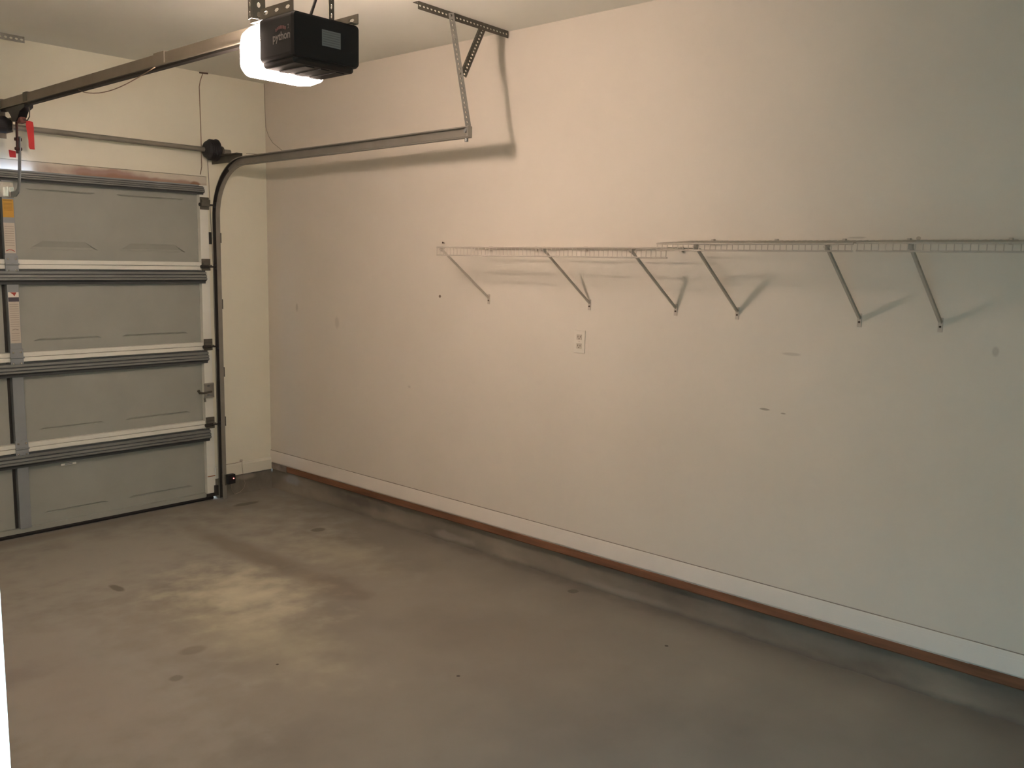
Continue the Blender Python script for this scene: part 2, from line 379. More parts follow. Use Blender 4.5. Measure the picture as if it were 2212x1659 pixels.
# ------------------------------------------------------------------ garage door
CX = -1.70; HW = 1.225
gx0, gx1 = CX - HW, CX + HW
door = thing('garage_door', 'closed sectional garage door with raised panels, cream rails and grey horizontal struts', 'garage door', (CX, -0.02, 0))
joints = [0.022, 0.533, 1.0665, 1.600, 2.13]
panels_right = [(-1.59, -1.193), (-1.068, -0.625)]
panels = [(2 * CX - b, 2 * CX - a) for a, b in panels_right][::-1] + panels_right
YS = -0.012      # inner face of the sheet
YR = -0.046      # inner face of rails and stiles
sections = []
for i in range(4):
    z0, z1 = joints[i], joints[i + 1]
    pz0, pz1 = z0 + .088, z1 - .098
    mb = MB()
    xs = [gx0] + [v for p in panels for v in p] + [gx1]
    zs = [z0, pz0, pz1, z1]
    for a in range(len(xs) - 1):
        for c in range(3):
            if c == 1 and a % 2 == 1: continue
            mb.add([(xs[a], YS, zs[c]), (xs[a + 1], YS, zs[c]), (xs[a + 1], YS, zs[c + 1]), (xs[a], YS, zs[c + 1])], [(0, 1, 2, 3)])
    for (a0, a1) in panels:
        # pressed panel: a slanted pocket along its bottom edge and a fine groove along its top edge
        h1, h2, d, tp = (.002, .048, .019, .078) if i == 3 else (.004, .012, .008, .03)
        g1, g2, gd = (.003, .010, .008)
        vs = [(a0, YS, pz0), (a1, YS, pz0), (a1 - tp, YS, pz0 + h2), (a0 + tp, YS, pz0 + h2), (a0 + .012, YS + d, pz0 + h1), (a1 - .012, YS + d, pz0 + h1),
              (a0, YS, pz1), (a1, YS, pz1), (a1 - .03, YS, pz1 - g2), (a0 + .03, YS, pz1 - g2), (a0 + .015, YS + gd, pz1 - g1), (a1 - .015, YS + gd, pz1 - g1)]
        fs = [(0, 1, 5, 4), (4, 5, 2, 3), (0, 4, 3), (1, 2, 5), (6, 7, 11, 10), (10, 11, 8, 9), (6, 10, 9), (7, 8, 11), (3, 2, 8, 9), (0, 3, 9, 6), (2, 1, 7, 8)]
        mb.add(vs, fs)
    # outer skin closing the sheet
    mb.box(gx0, gx1, 0.002, 0.004, z0, z1)
    s = mb.obj('section', M['skin'], door)
    sections.append(s)
    # upper and lower section rails
    if i < 3:
        MB().box(gx0 + .055, gx1 - .062, YS + .002, YR, z1 - .0265, z1 - .0012, bev=.0025).obj('upper_rail', M['rail'], s)
    else:
        MB().box(gx0 + .055, gx1 - .062, YS + .002, YR, z1 - .0265, z1 - .0012, bev=.0025).obj('upper_rail', M['cstile'], s)
    if i > 0:
        MB().box(gx0 + .055, gx1 - .062, YS + .002, YR, z0 + .0012, z0 + .0265, bev=.0025).obj('lower_rail', M['rail'], s)
    else:
        MB().box(gx0 + .055, gx1 - .062, YS + .002, YR + .012, z0 + .0, z0 + .03, bev=.0025).obj('lower_rail', M['skin'], s)
    for (a0, a1) in ((gx0, gx0 + .054), (gx1 - .060, gx1)):
        MB().box(a0, a1, YS + .002, YR - .002, z0 + .002, z1 - .002, bev=.003).obj('end_stile', M['rail'], s)
    MB().box(CX - .03, CX + .032, YS + .002, YR - .004, z0 + .03, z1 - .03, bev=.003).obj('center_stile', M['cstile'], s)
    MB().box(CX - .046, CX - .031, YS - .001, YS - .004, z0 + .03, z1 - .03).obj('stile_shade_strip', M['dark'], s)['label'] = 'dark shade strip beside the centre stile'  # dark strip laid in to stand for the shaded gap beside the stile
    # hat shaped reinforcing strut
    zt = z1 - .030 if i < 3 else 2.120
    zb = zt - .085 if i < 3 else 2.066
    h = zt - zb
    prof = [(YR - .001, zt), (YR - .004, zt), (YR - .004, zt - h * .10), (YR - .018, zt - h * .11), (YR - .018, zt - h * .27), (YR - .013, zt - h * .29), (YR - .013, zt - h * .33), (YR - .024, zt - h * .36),
            (YR - .026, zt - h * .50), (YR - .021, zt - h * .52), (YR - .021, zt - h * .56), (YR - .028, zt - h * .59), (YR - .028, zt - h * .70), (YR - .007, zt - h * .84), (YR - .005, zb), (YR - .001, zb)]
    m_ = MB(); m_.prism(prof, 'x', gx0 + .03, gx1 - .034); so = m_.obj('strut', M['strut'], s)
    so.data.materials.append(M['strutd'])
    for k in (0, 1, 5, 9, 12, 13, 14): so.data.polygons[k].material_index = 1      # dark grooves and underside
# bottom seal
mb = MB(); mb.prism([(-.03, .026), (-.042, .015), (-.036, .002), (-.004, .001), (.002, .026)], 'x', gx0, gx1 - .012); mb.obj('bottom_seal', M['rubber'], door)
# centre hinges
for z in joints[1:4]:
    m_ = MB(); m_.box(CX - .034, CX + .036, YR - .004, YR - .010, z - .055, z - .003, bev=.002); m_.box(CX - .034, CX + .036, YR - .004, YR - .010, z + .003, z + .05, bev=.002)
    m_.tube([(CX - .036, YR - .013, z), (CX + .038, YR - .013, z)], .006, 8)
    hg = m_.obj('center_hinge', M['cstile'], door)
    for (hx, hz) in ((-.02, .03), (.022, .03), (-.02, -.035), (.022, -.035)):
        MB().box(CX + hx - .005, CX + hx + .005, YR - .009, YR - .015, z + hz - .005, z + hz + .005, bev=.0015).obj('hinge_bolt', M['shiny'], hg)
# end hinges with rollers in the track
TXC = -.432
for k, z in enumerate([joints[1], joints[2], joints[3], 2.005]):
    m_ = MB(); xe = gx1 - .060
    if k < 3:
        m_.box(xe, gx1 + .002, YR - .003, YR - .009, z - .03, z + .048, bev=.002)
        m_.box(xe + .002, gx1 - .008, YR - .009, YR - .024, z - .006, z + .022, bev=.003)
        m_.tube([(xe - .004, YR - .018, z), (gx1 + .006, YR - .018, z)], .008, 8)
    else:
        m_.box(xe, gx1 + .004, YR - .003, YR - .009, z - .035, z + .045, bev=.002)
        m_.box(xe + .002, gx1 + .002, YR - .009, YR - .03, z + .008, z + .03, bev=.003)
        m_.box(xe - .006, gx1 - .004, YR - .009, YR - .036, z - .014, z + .010, bev=.003)
    hg = m_.obj('end_hinge', M['galvd'], door)
    m_ = MB(); yr = -.068
    m_.tube([(xe - .012, yr, z - .004), (TXC, yr, z - .004)], .0055, 8)
    m_.lathe_x([(-.006, .010), (-.006, .020), (.006, .020), (.006, .010)], (TXC - .004, yr, z - .004), 16)
    m_.tube([(xe - .014, yr, z - .004), (xe + .04, yr, z - .004)], .011, 8)
    m_.obj('roller', M['dark'], hg)
# side lock
mb = MB(); mb.box(gx1 - .066, gx1 + .004, YR - .003, YR - .011, .715, .815, bev=.003)
mb.box(gx1 - .072, gx1 - .002, YR - .010, YR - .022, .802, .812, bev=.002); mb.box(gx1 - .072, gx1 - .002, YR - .010, YR - .022, .716, .726, bev=.002)
lk = mb.obj('side_lock', M['galv'], door)
mb = MB(); mb.tube([(gx1 - .125, YR - .036, .775), (gx1 - .115, YR - .034, .757), (gx1 - .085, YR - .026, .752), (gx1 - .02, YR - .02, .756)], [.010, .009, .007, .006], 8)
mb.obj('lock_handle', M['galvd'], lk)
mb = MB(); mb.tube([(gx1 - .07, YR - .014, .715), (gx1 - .068, YR - .018, .69)], .007, 8); mb.obj('lock_spring', M['galvd'], lk)
mb = MB(); mb.box(gx1 - .045, gx1 - .031, YR - .010, YR - .016, .79, .80, bev=.002); mb.box(gx1 - .045, gx1 - .031, YR - .010, YR - .016, .73, .74, bev=.002); mb.obj('lock_bolt', M['strut'], lk)
# bottom bracket and little jamb stripe
mb = MB(); mb.box(gx1 - .012, gx1 + .012, YR + .0, YR - .02, .03, .10, bev=.002); mb.box(gx1 - .07, gx1 + .004, YR - .002, YR - .012, .026, .05, bev=.002); mb.obj('bottom_bracket', M['dark'], door)
mb = MB(); mb.box(gx1 - .058, gx1 - .002, YR - .003, YR - .006, .166, .171); o = mb.obj('rust_streak', nmat('rust_orange', (.34, .12, .03), .8), door); o['label'] = 'rust orange streak across the end stile'
# grip handle on the bottom section (small pale plate)
mb = MB(); mb.box(-1.475, -1.385, YS - .001, YS - .009, .388, .402, bev=.002); gh = mb.obj('lift_handle', M['rail'], door)
MB().box(-1.452, -1.408, YS - .009, YS - .0105, .391, .399).obj('handle_slot', M['cstile'], gh)
# labels on the centre stile
YL = YR - .0046
mb = MB(); mb.box(CX - .0295, CX + .028, YL, YL - .0008, 1.862, 1.962); y_ = mb.obj('warning_label', M['yellow'], door); y_['label'] = 'yellow warning label on the centre stile'
mb = MB(); mb.box(CX - .024, CX + .020, YL - .0008, YL - .0012, 1.953, 1.958)
for q in range(6): mb.box(CX - .024, CX + .022, YL - .0008, YL - .0012, 1.900 + q * .0075, 1.903 + q * .0075)
mb.obj('label_print', M['yellowd'], y_)
mb = MB(); mb.box(CX - .0295, CX + .028, YL, YL - .0008, 1.662, 1.832); w_ = mb.obj('instruction_label', M['paper'], door); w_['label'] = 'white instruction label below the yellow one'
mb = MB()
for q in range(9): mb.box(CX - .025, CX + .023, YL - .0008, YL - .0012, 1.705 + q * .013, 1.7085 + q * .013)
mb.obj('label_print', M['paperd'], w_)
mb = MB(); mb.tube([(CX - .024, YL - .001, 1.674), (CX - .008, YL - .001, 1.681), (CX + .008, YL - .001, 1.680), (CX + .022, YL - .001, 1.672)], .002, 6); mb.obj('label_red_arc', M['labelr'], w_)
mb = MB(); mb.box(CX - .027, CX + .029, YL, YL - .0008, 1.150, 1.442); w2 = mb.obj('spring_warning_label', M['paper'], door); w2['label'] = 'long white warning label with red triangle and dark band'
MB().box(CX - .027, CX + .029, YL - .0008, YL - .0011, 1.414, 1.442).obj('label_header', M['labelw'], w2)
mb = MB(); mb.add([(CX - .018, YL - .0013, 1.441), (CX + .018, YL - .0013, 1.441), (CX + .006, YL - .0013, 1.418), (CX - .002, YL - .0013, 1.430)], [(0, 1, 2, 3)]); mb.obj('label_triangle', M['labelr'], w2)
MB().box(CX - .027, CX + .029, YL - .0008, YL - .0011, 1.388, 1.412).obj('label_band', M['labelb'], w2)
mb = MB()
for q in range(11): mb.box(CX - .023, CX + .025, YL - .0008, YL - .0012, 1.245 + q * .0125, 1.248 + q * .0125)
mb.tube([(CX - .016, YL - .001, 1.226), (CX + .002, YL - .001, 1.231), (CX + .018, YL - .001, 1.226)], .0022, 6)
for q in range(4): mb.box(CX - .020, CX + .022, YL - .0008, YL - .0012, 1.165 + q * .013, 1.168 + q * .013)
mb.obj('label_print', M['paperd'], w2)
# opener bracket bolted at the top of the door
mb = MB(); mb.box(CX - .055, CX + .032, YR - .004, YR - .008, 1.972, 2.058, bev=.002)
mb.box(CX - .010, CX - .006, YR - .008, YR - .045, 1.978, 2.03, bev=.001); mb.box(CX + .018, CX + .022, YR - .008, YR - .045, 1.978, 2.03, bev=.001)
mb.obj('opener_bracket', M['shiny'], door)

# ------------------------------------------------------------------ door track
trk = thing('door_track', 'grey steel door track curving from upright to horizontal at the right of the garage door', 'door track', (TXC, -.07, 0))
path = [(-.070, .004)]
path += [(-.070, .6), (-.070, 1.2), (-.070, 1.915)]
R = .355; cy, cz = -.070 - R, 1.915
for k in range(1, 17):
    a = (PI / 2) * k / 16; path.append((cy + R * math.cos(a), cz + R * math.sin(a)))
path += [(-1.2, 2.2745), (-2.447, 2.284)]
# C profile: (offset along outward normal, x)
cp = [(-.0275, TXC - .013), (-.0275, TXC + .012), (-.022, TXC + .016), (.022, TXC + .016), (.0275, TXC + .012), (.0275, TXC - .013), (.022, TXC - .016),
      (.020, TXC - .014), (.0252, TXC - .011), (.0252, TXC + .011), (.020, TXC + .0138), (-.020, TXC + .0138), (-.0252, TXC + .011), (-.0252, TXC - .011), (-.020, TXC - .014), (-.022, TXC - .016)]
vs = []; fs = []; K = len(cp)
for i, (y, z) in enumerate(path):
    a = path[max(0, i - 1)]; b = path[min(len(path) - 1, i + 1)]
    ty, tz = b[0] - a[0], b[1] - a[1]; L_ = math.hypot(ty, tz); ty /= L_; tz /= L_
    ny, nz = tz, -ty        # outward (toward the wall, then up)
    for (s_, x) in cp: vs.append((x, y + ny * s_, z + nz * s_))
for i in range(len(path) - 1):
    for k in range(K): fs.append((i * K + k, i * K + (k + 1) % K, (i + 1) * K + (k + 1) % K, (i + 1) * K + k))
fs += [tuple(range(K)), tuple(range(len(vs) - 1, len(vs) - K - 1, -1))]
tk = MB().add(vs, fs).obj('track', M['trk'], trk)
tk.data.materials.append(M['trkd'])
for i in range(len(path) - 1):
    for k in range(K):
        if (7 <= k <= 13 and path[i][0] > -.20) or k == 8: tk.data.polygons[i * K + k].material_index = 1  # darker inner faces on the upright, lower curve and upper lip
for z in (.55, .89, 1.35, 1.79):
    m_ = MB(); m_.box(TXC + .017, TXC + .020, -.098, -.001, z - .035, z + .03, bev=.001); m_.box(TXC + .017, TXC + .046, -.001, -.004, z - .035, z + .03, bev=.001)
    wb = m_.obj('wall_bracket', M['galvd'], trk)
    MB().tube([(TXC + .018, -.075, z), (TXC + .026, -.075, z)], .007, 8).obj('bracket_bolt', M['strut'], wb)
mb = MB(); mb.box(TXC - .050, TXC - .018, -.028, -.046, 1.745, 1.825, bev=.005)
mb.obj('track_splice', M['dark'], trk)
# horizontal flag angle from the wall to the curve
mb = MB(); mb.box(TXC + .018, TXC + .022, -.002, -.375, 2.272, 2.322, bev=.001); mb.box(TXC - .018, TXC + .022, -.002, -.375, 2.318, 2.322, bev=.001)
mb.obj('flag_angle', M['galvd'], trk)
mb = MB(); mb.tube([(TXC - .012, -2.425, 2.290), (TXC + .03, -2.425, 2.290)], .009, 8); mb.tube([(TXC, -2.425, 2.262), (TXC, -2.425, 2.240)], .009, 8)
mb.tube([(TXC - .016, -2.435, 2.296), (TXC - .008, -2.435, 2.296)], .008, 6); mb.obj('end_bolt', M['strut'], trk)
mb = MB(); mb.box(TXC - .014, TXC + .014, -2.438, -2.450, 2.258, 2.311, bev=.001); mb.obj('end_stop', M['galv'], trk)

# track hanger
hgr = thing('track_hanger', 'perforated steel hanger with a diagonal brace holding the end of the door track', 'hanger', (-.34, -2.33, H))
A = Vector((-.672, -2.338, H - .0305)); B = Vector((-.010, -2.297, H - .0305)); L_ = (B - A).length
mb = MB(); mb.perf(L_, .036, .0025, .026, .0055, .008, frame(A + Vector((0, 0, .012)), B - A, (0, 0, 1)))
mb.perf(L_, .034, .0025, .026, .0055, .008, frame(A + Vector((0, .017, .0275)), B - A, (0, 1, 0)))
mb.obj('ceiling_angle', M['galvd'], hgr)
A = Vector((TXC + .008, -2.432, 2.30)); B = Vector((-.455, -2.334, 2.848)); L_ = (B - A).length
mb = MB(); mb.perf(L_, .028, .0025, .0235, .0055, .0065, frame(A, B - A, (.87, -.5, 0)))
mb.perf(L_, .020, .0025, .0235, .0045, .0065, frame(A + Vector((.014, .006, 0)), B - A, (.5, .87, 0)))
mb.obj('strap', M['galv'], hgr)
A = Vector((-.402, -2.372, 2.560)); B = Vector((-.208, -2.312, 2.83)); L_ = (B - A).length
mb = MB(); fm = frame(A, B - A, (.5, -.3, -.6)); mb.perf(L_, .030, .0025, .0225, .005, .0065, fm)
fm2 = frame(A + (fm.to_3x3() @ Vector((0, -.014, .012))), B - A, fm.to_3x3() @ Vector((0, 0, 1))); mb.perf(L_, .024, .0025, .0225, .005, .0065, fm2)
mb.obj('brace', M['galvd'], hgr)

# second perforated angle on the ceiling at the front wall (its end shows at the left)
mb = MB(); mb.perf(.72, .034, .0025, .028, .006, .009, frame((-2.30, -.085, H - .018), (1, 0, 0), (0, 0, 1)))
mb.perf(.72, .030, .0025, .028, .006, .009, frame((-2.30, -.07, H - .003), (1, 0, 0), (0, 1, 0)))
tag(mb.obj('ceiling_angle_bracket', M['galv']), 'short end of perforated steel angle on the ceiling above the garage door', 'bracket')

# ------------------------------------------------------------------ torsion shaft
TY, TZ = -.100, 2.360
sh = thing('torsion_shaft', 'grey steel torsion shaft above the garage door with a black cable drum at its end', 'torsion shaft', (CX, TY, TZ))
MB().tube([(-2.98, TY, TZ + .0), (-.335, TY, TZ - .008)], .0155, 14).obj('shaft', M['trk'], sh, smooth=False)
mb = MB(); mb.lathe_x([(-.060, .018), (-.058, .034), (-.046, .052), (-.028, .061), (.012, .065), (.020, .072), (.026, .072), (.026, .02), (.036, .018)], (-.462, TY, TZ - .006))
for q in range(5): mb.lathe_x([(-.001, .0655), (.002, .068), (.004, .068), (.006, .0655)], (-.486 + q * .009, TY, TZ - .006))
mb.obj('cable_drum', M['blackm'], sh)
mb = MB(); mb.box(-.402, -.398, -.002, -.125, TZ - .085, TZ - .025, bev=.001); mb.lathe_x([(-.006, .012), (-.006, .03), (.008, .03), (.008, .012)], (-.40, TY, TZ - .006), 18); mb.obj('bearing_plate', M['galvd'], sh)
mb = MB(); mb.lathe_x([(.046, .017), (.040, .030), (.022, .040), (.010, .047), (-.05, .046), (-.06, .035)], (-1.722, TY, TZ + .004)); mb.obj('winding_cone', M['blackm'], sh)
mb = MB(); pts = [(-1.76 - .0062 * (k / 12), TY + .033 * math.cos(2 * PI * k / 12), TZ + .033 * math.sin(2 * PI * k / 12)) for k in range(12 * 110)]
mb.tube(pts, .003, 5); mb.obj('spring', M['spring'], sh)
mb = MB(); mb.box(CX - .055, CX + .028, -.002, -.006, TZ - .06, TZ + .09, bev=.001); mb.box(CX + .018, CX + .022, -.004, -.13, TZ - .035, TZ + .045, bev=.001); mb.obj('center_plate', M['railm'], sh)
mb = MB(); mb.tube([(-.465, TY + .062, TZ), (-.452, -.052, 1.6), (-.452, -.050, .08)], .0016, 5); mb.obj('lift_cable', M['galvd'], sh)

# red tags
mb = MB()
pts = [(-.119, 2.398, -.030, .002), (-.1205, 2.392, -.022, .018), (-.1215, 2.36, -.020, .020), (-.122, 2.33, -.016, .019), (-.124, 2.29, -.013, .018), (-.121, 2.255, -.012, .019), (-.120, 2.243, -.006, .020)]
vs = []; fs = []
for (y, z, a, b) in pts: vs += [(-1.588 + a, y, z), (-1.588 + b, y - .001, z)]
for k in range(len(pts) - 1): fs.append((2 * k, 2 * k + 1, 2 * k + 3, 2 * k + 2))
mb.add(vs, fs)
tag(mb.obj('red_tag_strip', M['redtag']), 'long red tape strip hanging from the torsion shaft', 'tape strip')
mb = MB(); mb.add([(-1.665, -.004, 2.240), (-1.628, -.004, 2.236), (-1.628, -.0045, 2.200), (-1.662, -.0045, 2.200)], [(0, 1, 2, 3)])
tag(mb.obj('red_tape_patch', M['reddk']), 'small square red tape patch on the wall behind the opener arm', 'tape patch')

# ------------------------------------------------------------------ garage door opener
OX0, OX1, OY0, OY1, OZ0, OZ1 = -1.836, -1.566, -3.042, -2.848, 2.297, 2.458
op = thing('garage_door_opener', 'black garage door opener with glowing white lamp lens hanging from the ceiling', 'garage door opener', (CX, -2.9, OZ0))
import bmesh
def rounded_loft(rings):
    """rings: list of (y, x0, x1, z0, z1, r) rounded rectangles lofted along y"""
    vs = []; fs = []; S = 5; N = 4 * (S + 1)
    for (y, x0, x1, z0, z1, r) in rings:
        for (cx, cz_, a0) in ((x1 - r, z1 - r, 0), (x0 + r, z1 - r, PI / 2), (x0 + r, z0 + r, PI), (x1 - r, z0 + r, 1.5 * PI)):
            for k in range(S + 1):
                a = a0 + (PI / 2) * k / S; vs.append((cx + r * math.cos(a), y, cz_ + r * math.sin(a)))
    for i in range(len(rings) - 1):
        for k in range(N): fs.append((i * N + k, i * N + (k + 1) % N, (i + 1) * N + (k + 1) % N, (i + 1) * N + k))
    fs += [tuple(range(N)), tuple(range(len(vs) - 1, len(vs) - N - 1, -1))]
    return MB().add(vs, fs)
mb = rounded_loft([(OY0 + .004, OX0 + .006, OX1 - .006, OZ0 + .022, OZ1 - .004, .012), (OY0, OX0 + .010, OX1 - .010, OZ0 + .026, OZ1 - .008, .010), (OY0 + .001, OX0 + .004, OX1 - .004, OZ0 + .021, OZ1 - .002, .013), (OY0 + .012, OX0, OX1, OZ0 + .018, OZ1, .015), (OY1, OX0, OX1, OZ0 + .018, OZ1, .015)][1:])
hs = mb.obj('motor_housing', M['black'], op)
# lower tray, set in on the side away from the camera, with ribs underneath
mb = rounded_loft([(OY0 + .010, OX0 + .022, OX1 - .022, OZ0 + .012, OZ0 + .04, .010), (OY0 + .022, OX0 + .012, OX1 - .012, OZ0 + .002, OZ0 + .04, .012), (OY1, OX0 + .012, OX1 - .012, OZ0 + .002, OZ0 + .04, .012)])
tr = mb.obj('bottom_tray', M['ribm'], op)
for q in range(3):
    xq = OX0 + .07 + q * .062
    m_ = MB(); m_.box(xq, xq + .036, OY0 + .035, OY1 - .004, OZ0 - .001, OZ0 + .004, bev=.0015); m_.obj('vent_rib', M['ribm'], tr)
# lens at the door side
rings = []
for (y, g, zb, zt) in ((OY1 - .002, -.002, .008, -.004), (OY1 + .02, .006, -.008, -.004), (OY1 + .07, .006, -.012, -.006), (OY1 + .12, -.002, -.008, -.013), (OY1 + .155, -.018, .006, -.028), (OY1 + .185, -.044, .030, -.050), (OY1 + .200, -.07, .053, -.068)):
    rings.append((y, OX0 - g, OX1 + g, OZ0 + zb, OZ1 + zt, min(.034, (OZ1 + zt - OZ0 - zb) * .42)))
rounded_loft(rings).obj('lamp_lens', M['lens'], op, smooth=True)
# lettering on the side of the housing and a rating label on the end
sm = Matrix(((0, 0, -1, OX0 - .0006), (-1, 0, 0, -2.976), (0, 1, 0, 2.384), (0, 0, 0, 1)))
text_mesh('lettering', 'python', .036, sm, M['letter'], hs)
sm2 = sm.copy(); sm2.translation = Vector((OX0 - .0006, -3.016, 2.409)); text_mesh('lettering', '2', .019, sm2, M['letterq'], hs)
mb = MB()
for q in range(7):
    t = (q - 3) / 3.0; yy = -2.972 - t * .026; zz = 2.413 - .006 * t * t
    mb.box(OX0 - .0002, OX0 - .001, yy - .0032, yy + .0032, zz - .005, zz + .005)
mb.obj('arched_lettering', M['letterp'], hs)
mb = MB(); mb.box(-1.724, -1.648, OY0 - .0002, OY0 - .0012, 2.366, 2.418); rl = mb.obj('rating_label', M['glabel'], hs)
mb = MB()
for q in range(6): mb.box(-1.72, -1.652, OY0 - .0012, OY0 - .0015, 2.371 + q * .0078, 2.374 + q * .0078)
mb.obj('label_print', M['glabeld'], rl)
# rail, chain, trolley, arm
mb = MB(); mb.box(CX - .016, CX + .016, -.05, -2.87, 2.452, 2.497, bev=.003); mb.box(CX - .024, CX + .024, -.05, -2.87, 2.447, 2.452); ra = mb.obj('rail', M['railm'], op)
mb = MB(); mb.box(CX - .013, CX + .013, -.06, -2.80, 2.437, 2.4465); mb.obj('drive_chain', M['dark'], ra)
mb = MB(); mb.box(CX - .02, CX + .02, -.40, -.455, 2.450, 2.503, bev=.006); mb.obj('rail_stop', M['galvd'], ra)
mb = MB(); mb.box(CX - .021, CX + .021, -1.86, -1.95, 2.448, 2.501, bev=.002); mb.obj('rail_splice', M['railm'], ra)
mb = MB(); mb.box(CX - .03, CX + .03, -.002, -.07, 2.445, 2.505, bev=.002); mb.obj('header_bracket', M['railm'], ra)
mb = MB(); mb.prism([(-.16, 2.440), (-.43, 2.440), (-.425, 2.425), (-.36, 2.412), (-.33, 2.385), (-.30, 2.365), (-.255, 2.365), (-.235, 2.39), (-.20, 2.42), (-.165, 2.428)], 'x', CX - .022, CX + .022)
tro = mb.obj('trolley', M['black'], op)
mb = MB(); mb.box(CX - .016, CX + .016, -.29, -.345, 2.352, 2.385, bev=.008); mb.obj('release_knob', M['pink'], tro)
mb = MB(); mb.tube([(CX, -.35, 2.37), (CX, -.40, 2.362), (CX, -.43, 2.378), (CX, -.436, 2.41), (CX, -.43, 2.428)], .003, 6); mb.obj('release_cord', M['galvd'], tro)
mb = MB()
def bar(mb, pts, w, t):
    """flat bar in the yz plane: width w across, thickness t in x"""
    P = [Vector((0, y, z)) for y, z in pts]; L1 = []; L2 = []
    for i, p in enumerate(P):
        d = (P[min(i + 1, len(P) - 1)] - P[max(i - 1, 0)]).normalized(); nn = Vector((0, -d.z, d.y)) * (w / 2)
        L1.append(p + nn); L2.append(p - nn)
    for i in range(len(P) - 1):
        q = [L1[i], L1[i + 1], L2[i + 1], L2[i]]
        vs = [(CX + t0, a.y, a.z) for t0 in (t[0], t[1]) for a in q]
        mb.add(vs, [(0, 1, 2, 3), (7, 6, 5, 4), (0, 4, 5, 1), (1, 5, 6, 2), (2, 6, 7, 3), (3, 7, 4, 0)])
bar(mb, [(-.262, 2.395), (-.247, 2.20)], .022, (-.008, -.002)); arm = mb.obj('drive_arm', M['armred'], op)
mb = MB(); bar(mb, [(-.254, 2.29), (-.246, 2.21), (-.229, 2.10), (-.213, 2.04), (-.195, 2.005), (-.155, 1.988), (-.092, 1.988)], .030, (.004, .010)); mb.obj('curved_arm', M['cstile'], op)
for (y, z) in ((-.25, 2.275), (-.248, 2.225)): MB().tube([(CX - .016, y, z), (CX + .018, y, z)], .009, 8).obj('arm_bolt', M['armred'], arm)

# ceiling hangers of the opener: one slotted angle along each side of its top, one upright each
def opener_hanger(x, ylen, up_y, label, face):
    t = thing('opener_hanger', label, 'hanger', (x, up_y, OZ1), None)
    y0, y1 = ylen
    m_ = MB(); m_.perf(y1 - y0, .034, .0025, .062, .0065, .014, frame((x, y0, OZ1 + .018), (0, 1, 0), (0, 0, 1)))
    m_.perf(y1 - y0, .030, .0025, .040, .006, .011, frame((x + .015 * (1 if x < CX else -1), y0, OZ1 + .0022), (0, 1, 0), (1, 0, 0)))
    m_.obj('slotted_angle', M['galvd'], t)
    m_ = MB()
    if face == 'x':
        m_.perf(H - OZ1 - .004, .044, .0025, .030, .006, .009, frame((x - .004, up_y, OZ1 + .003), (0, 0, 1), (1, -.35, 0)))
        m_.perf(H - OZ1 - .004, .030, .0025, .030, .006, .009, frame((x - .025, up_y + .018, OZ1 + .003), (0, 0, 1), (.2, 1, 0)))
    else:
        m_.perf(H - OZ1 - .004, .030, .0025, .030, .006, .009, frame((x + .003, up_y, OZ1 + .003), (0, 0, 1), (0, 1, 0)))
        m_.perf(H - OZ1 - .004, .020, .0025, .030, .004, .009, frame((x - .008, up_y - .014, OZ1 + .003), (0, 0, 1), (1, 0, 0)))
    m_.obj('upright', M['galvd'], t)
    return t
opener_hanger(-1.826, (-3.028, -2.775), -2.835, 'perforated steel hanger on the left side of the black opener, beside its glowing lens', 'x')
opener_hanger(-1.585, (-3.056, -2.78), -2.905, 'perforated steel hanger on the right side of the black opener, its slotted end poking out', 'y')
mb = MB(); mb.tube([(-1.645, -2.84, OZ1 - .002), (-1.635, -2.84, OZ1 + .03), (-1.60, -2.84, OZ1 + .12), (-1.50, -2.84, H - .10), (-1.45, -2.84, H - .001)], .0055, 8)
tag(mb.obj('power_cord', M['black'], smooth=True), 'black power cord rising from the opener to the ceiling', 'cord')
mb = MB(); pts = []
for k in range(15):
    t = k / 14; pts.append((CX - .018, -1.10 - .77 * t, 2.438 - .044 * math.sin(PI * t ** .8) + .008 * t))
mb.tube(pts, .0022, 6)
tag(mb.obj('sagging_wire', M['cableb'], smooth=True), 'thin wire sagging below the opener rail', 'wire')

# ------------------------------------------------------------------ wires on the walls
mb = MB(); mb.tube([(-.452, -.003, 2.853), (-.462, -.004, 2.852), (-.482, -.004, 2.80), (-.490, -.003, 2.76), (-.488, -.003, 2.55), (-.487, -.003, 2.36), (-.488, -.003, 2.25), (-.500, -.003, 2.20)], .0032, 6)
w = tag(mb.obj('bell_wire', M['cableb'], smooth=True), 'thin brown wire running down the front wall to the door corner', 'wire')
mb = MB(); mb.tube([(-.492, -.012, 2.849), (-.44, -.030, 2.849)], .005, 6); mb.obj('wire_clip', M['hole'], w)
mb = MB(); mb.tube([(-.005, -.004, 2.852), (-.004, -.006, 2.70), (-.004, -.014, 2.56), (-.004, -.045, 2.50), (-.004, -.095, 2.45), (-.004, -.200, 2.395), (-.03, -.30, 2.350), (-.2, -.40, 2.330), (-.41, -.42, 2.316)], .0018, 5)
tag(mb.obj('sensor_wire', M['cablew'], smooth=True), 'very thin pale wire curving from the ceiling corner down behind the door track', 'wire')

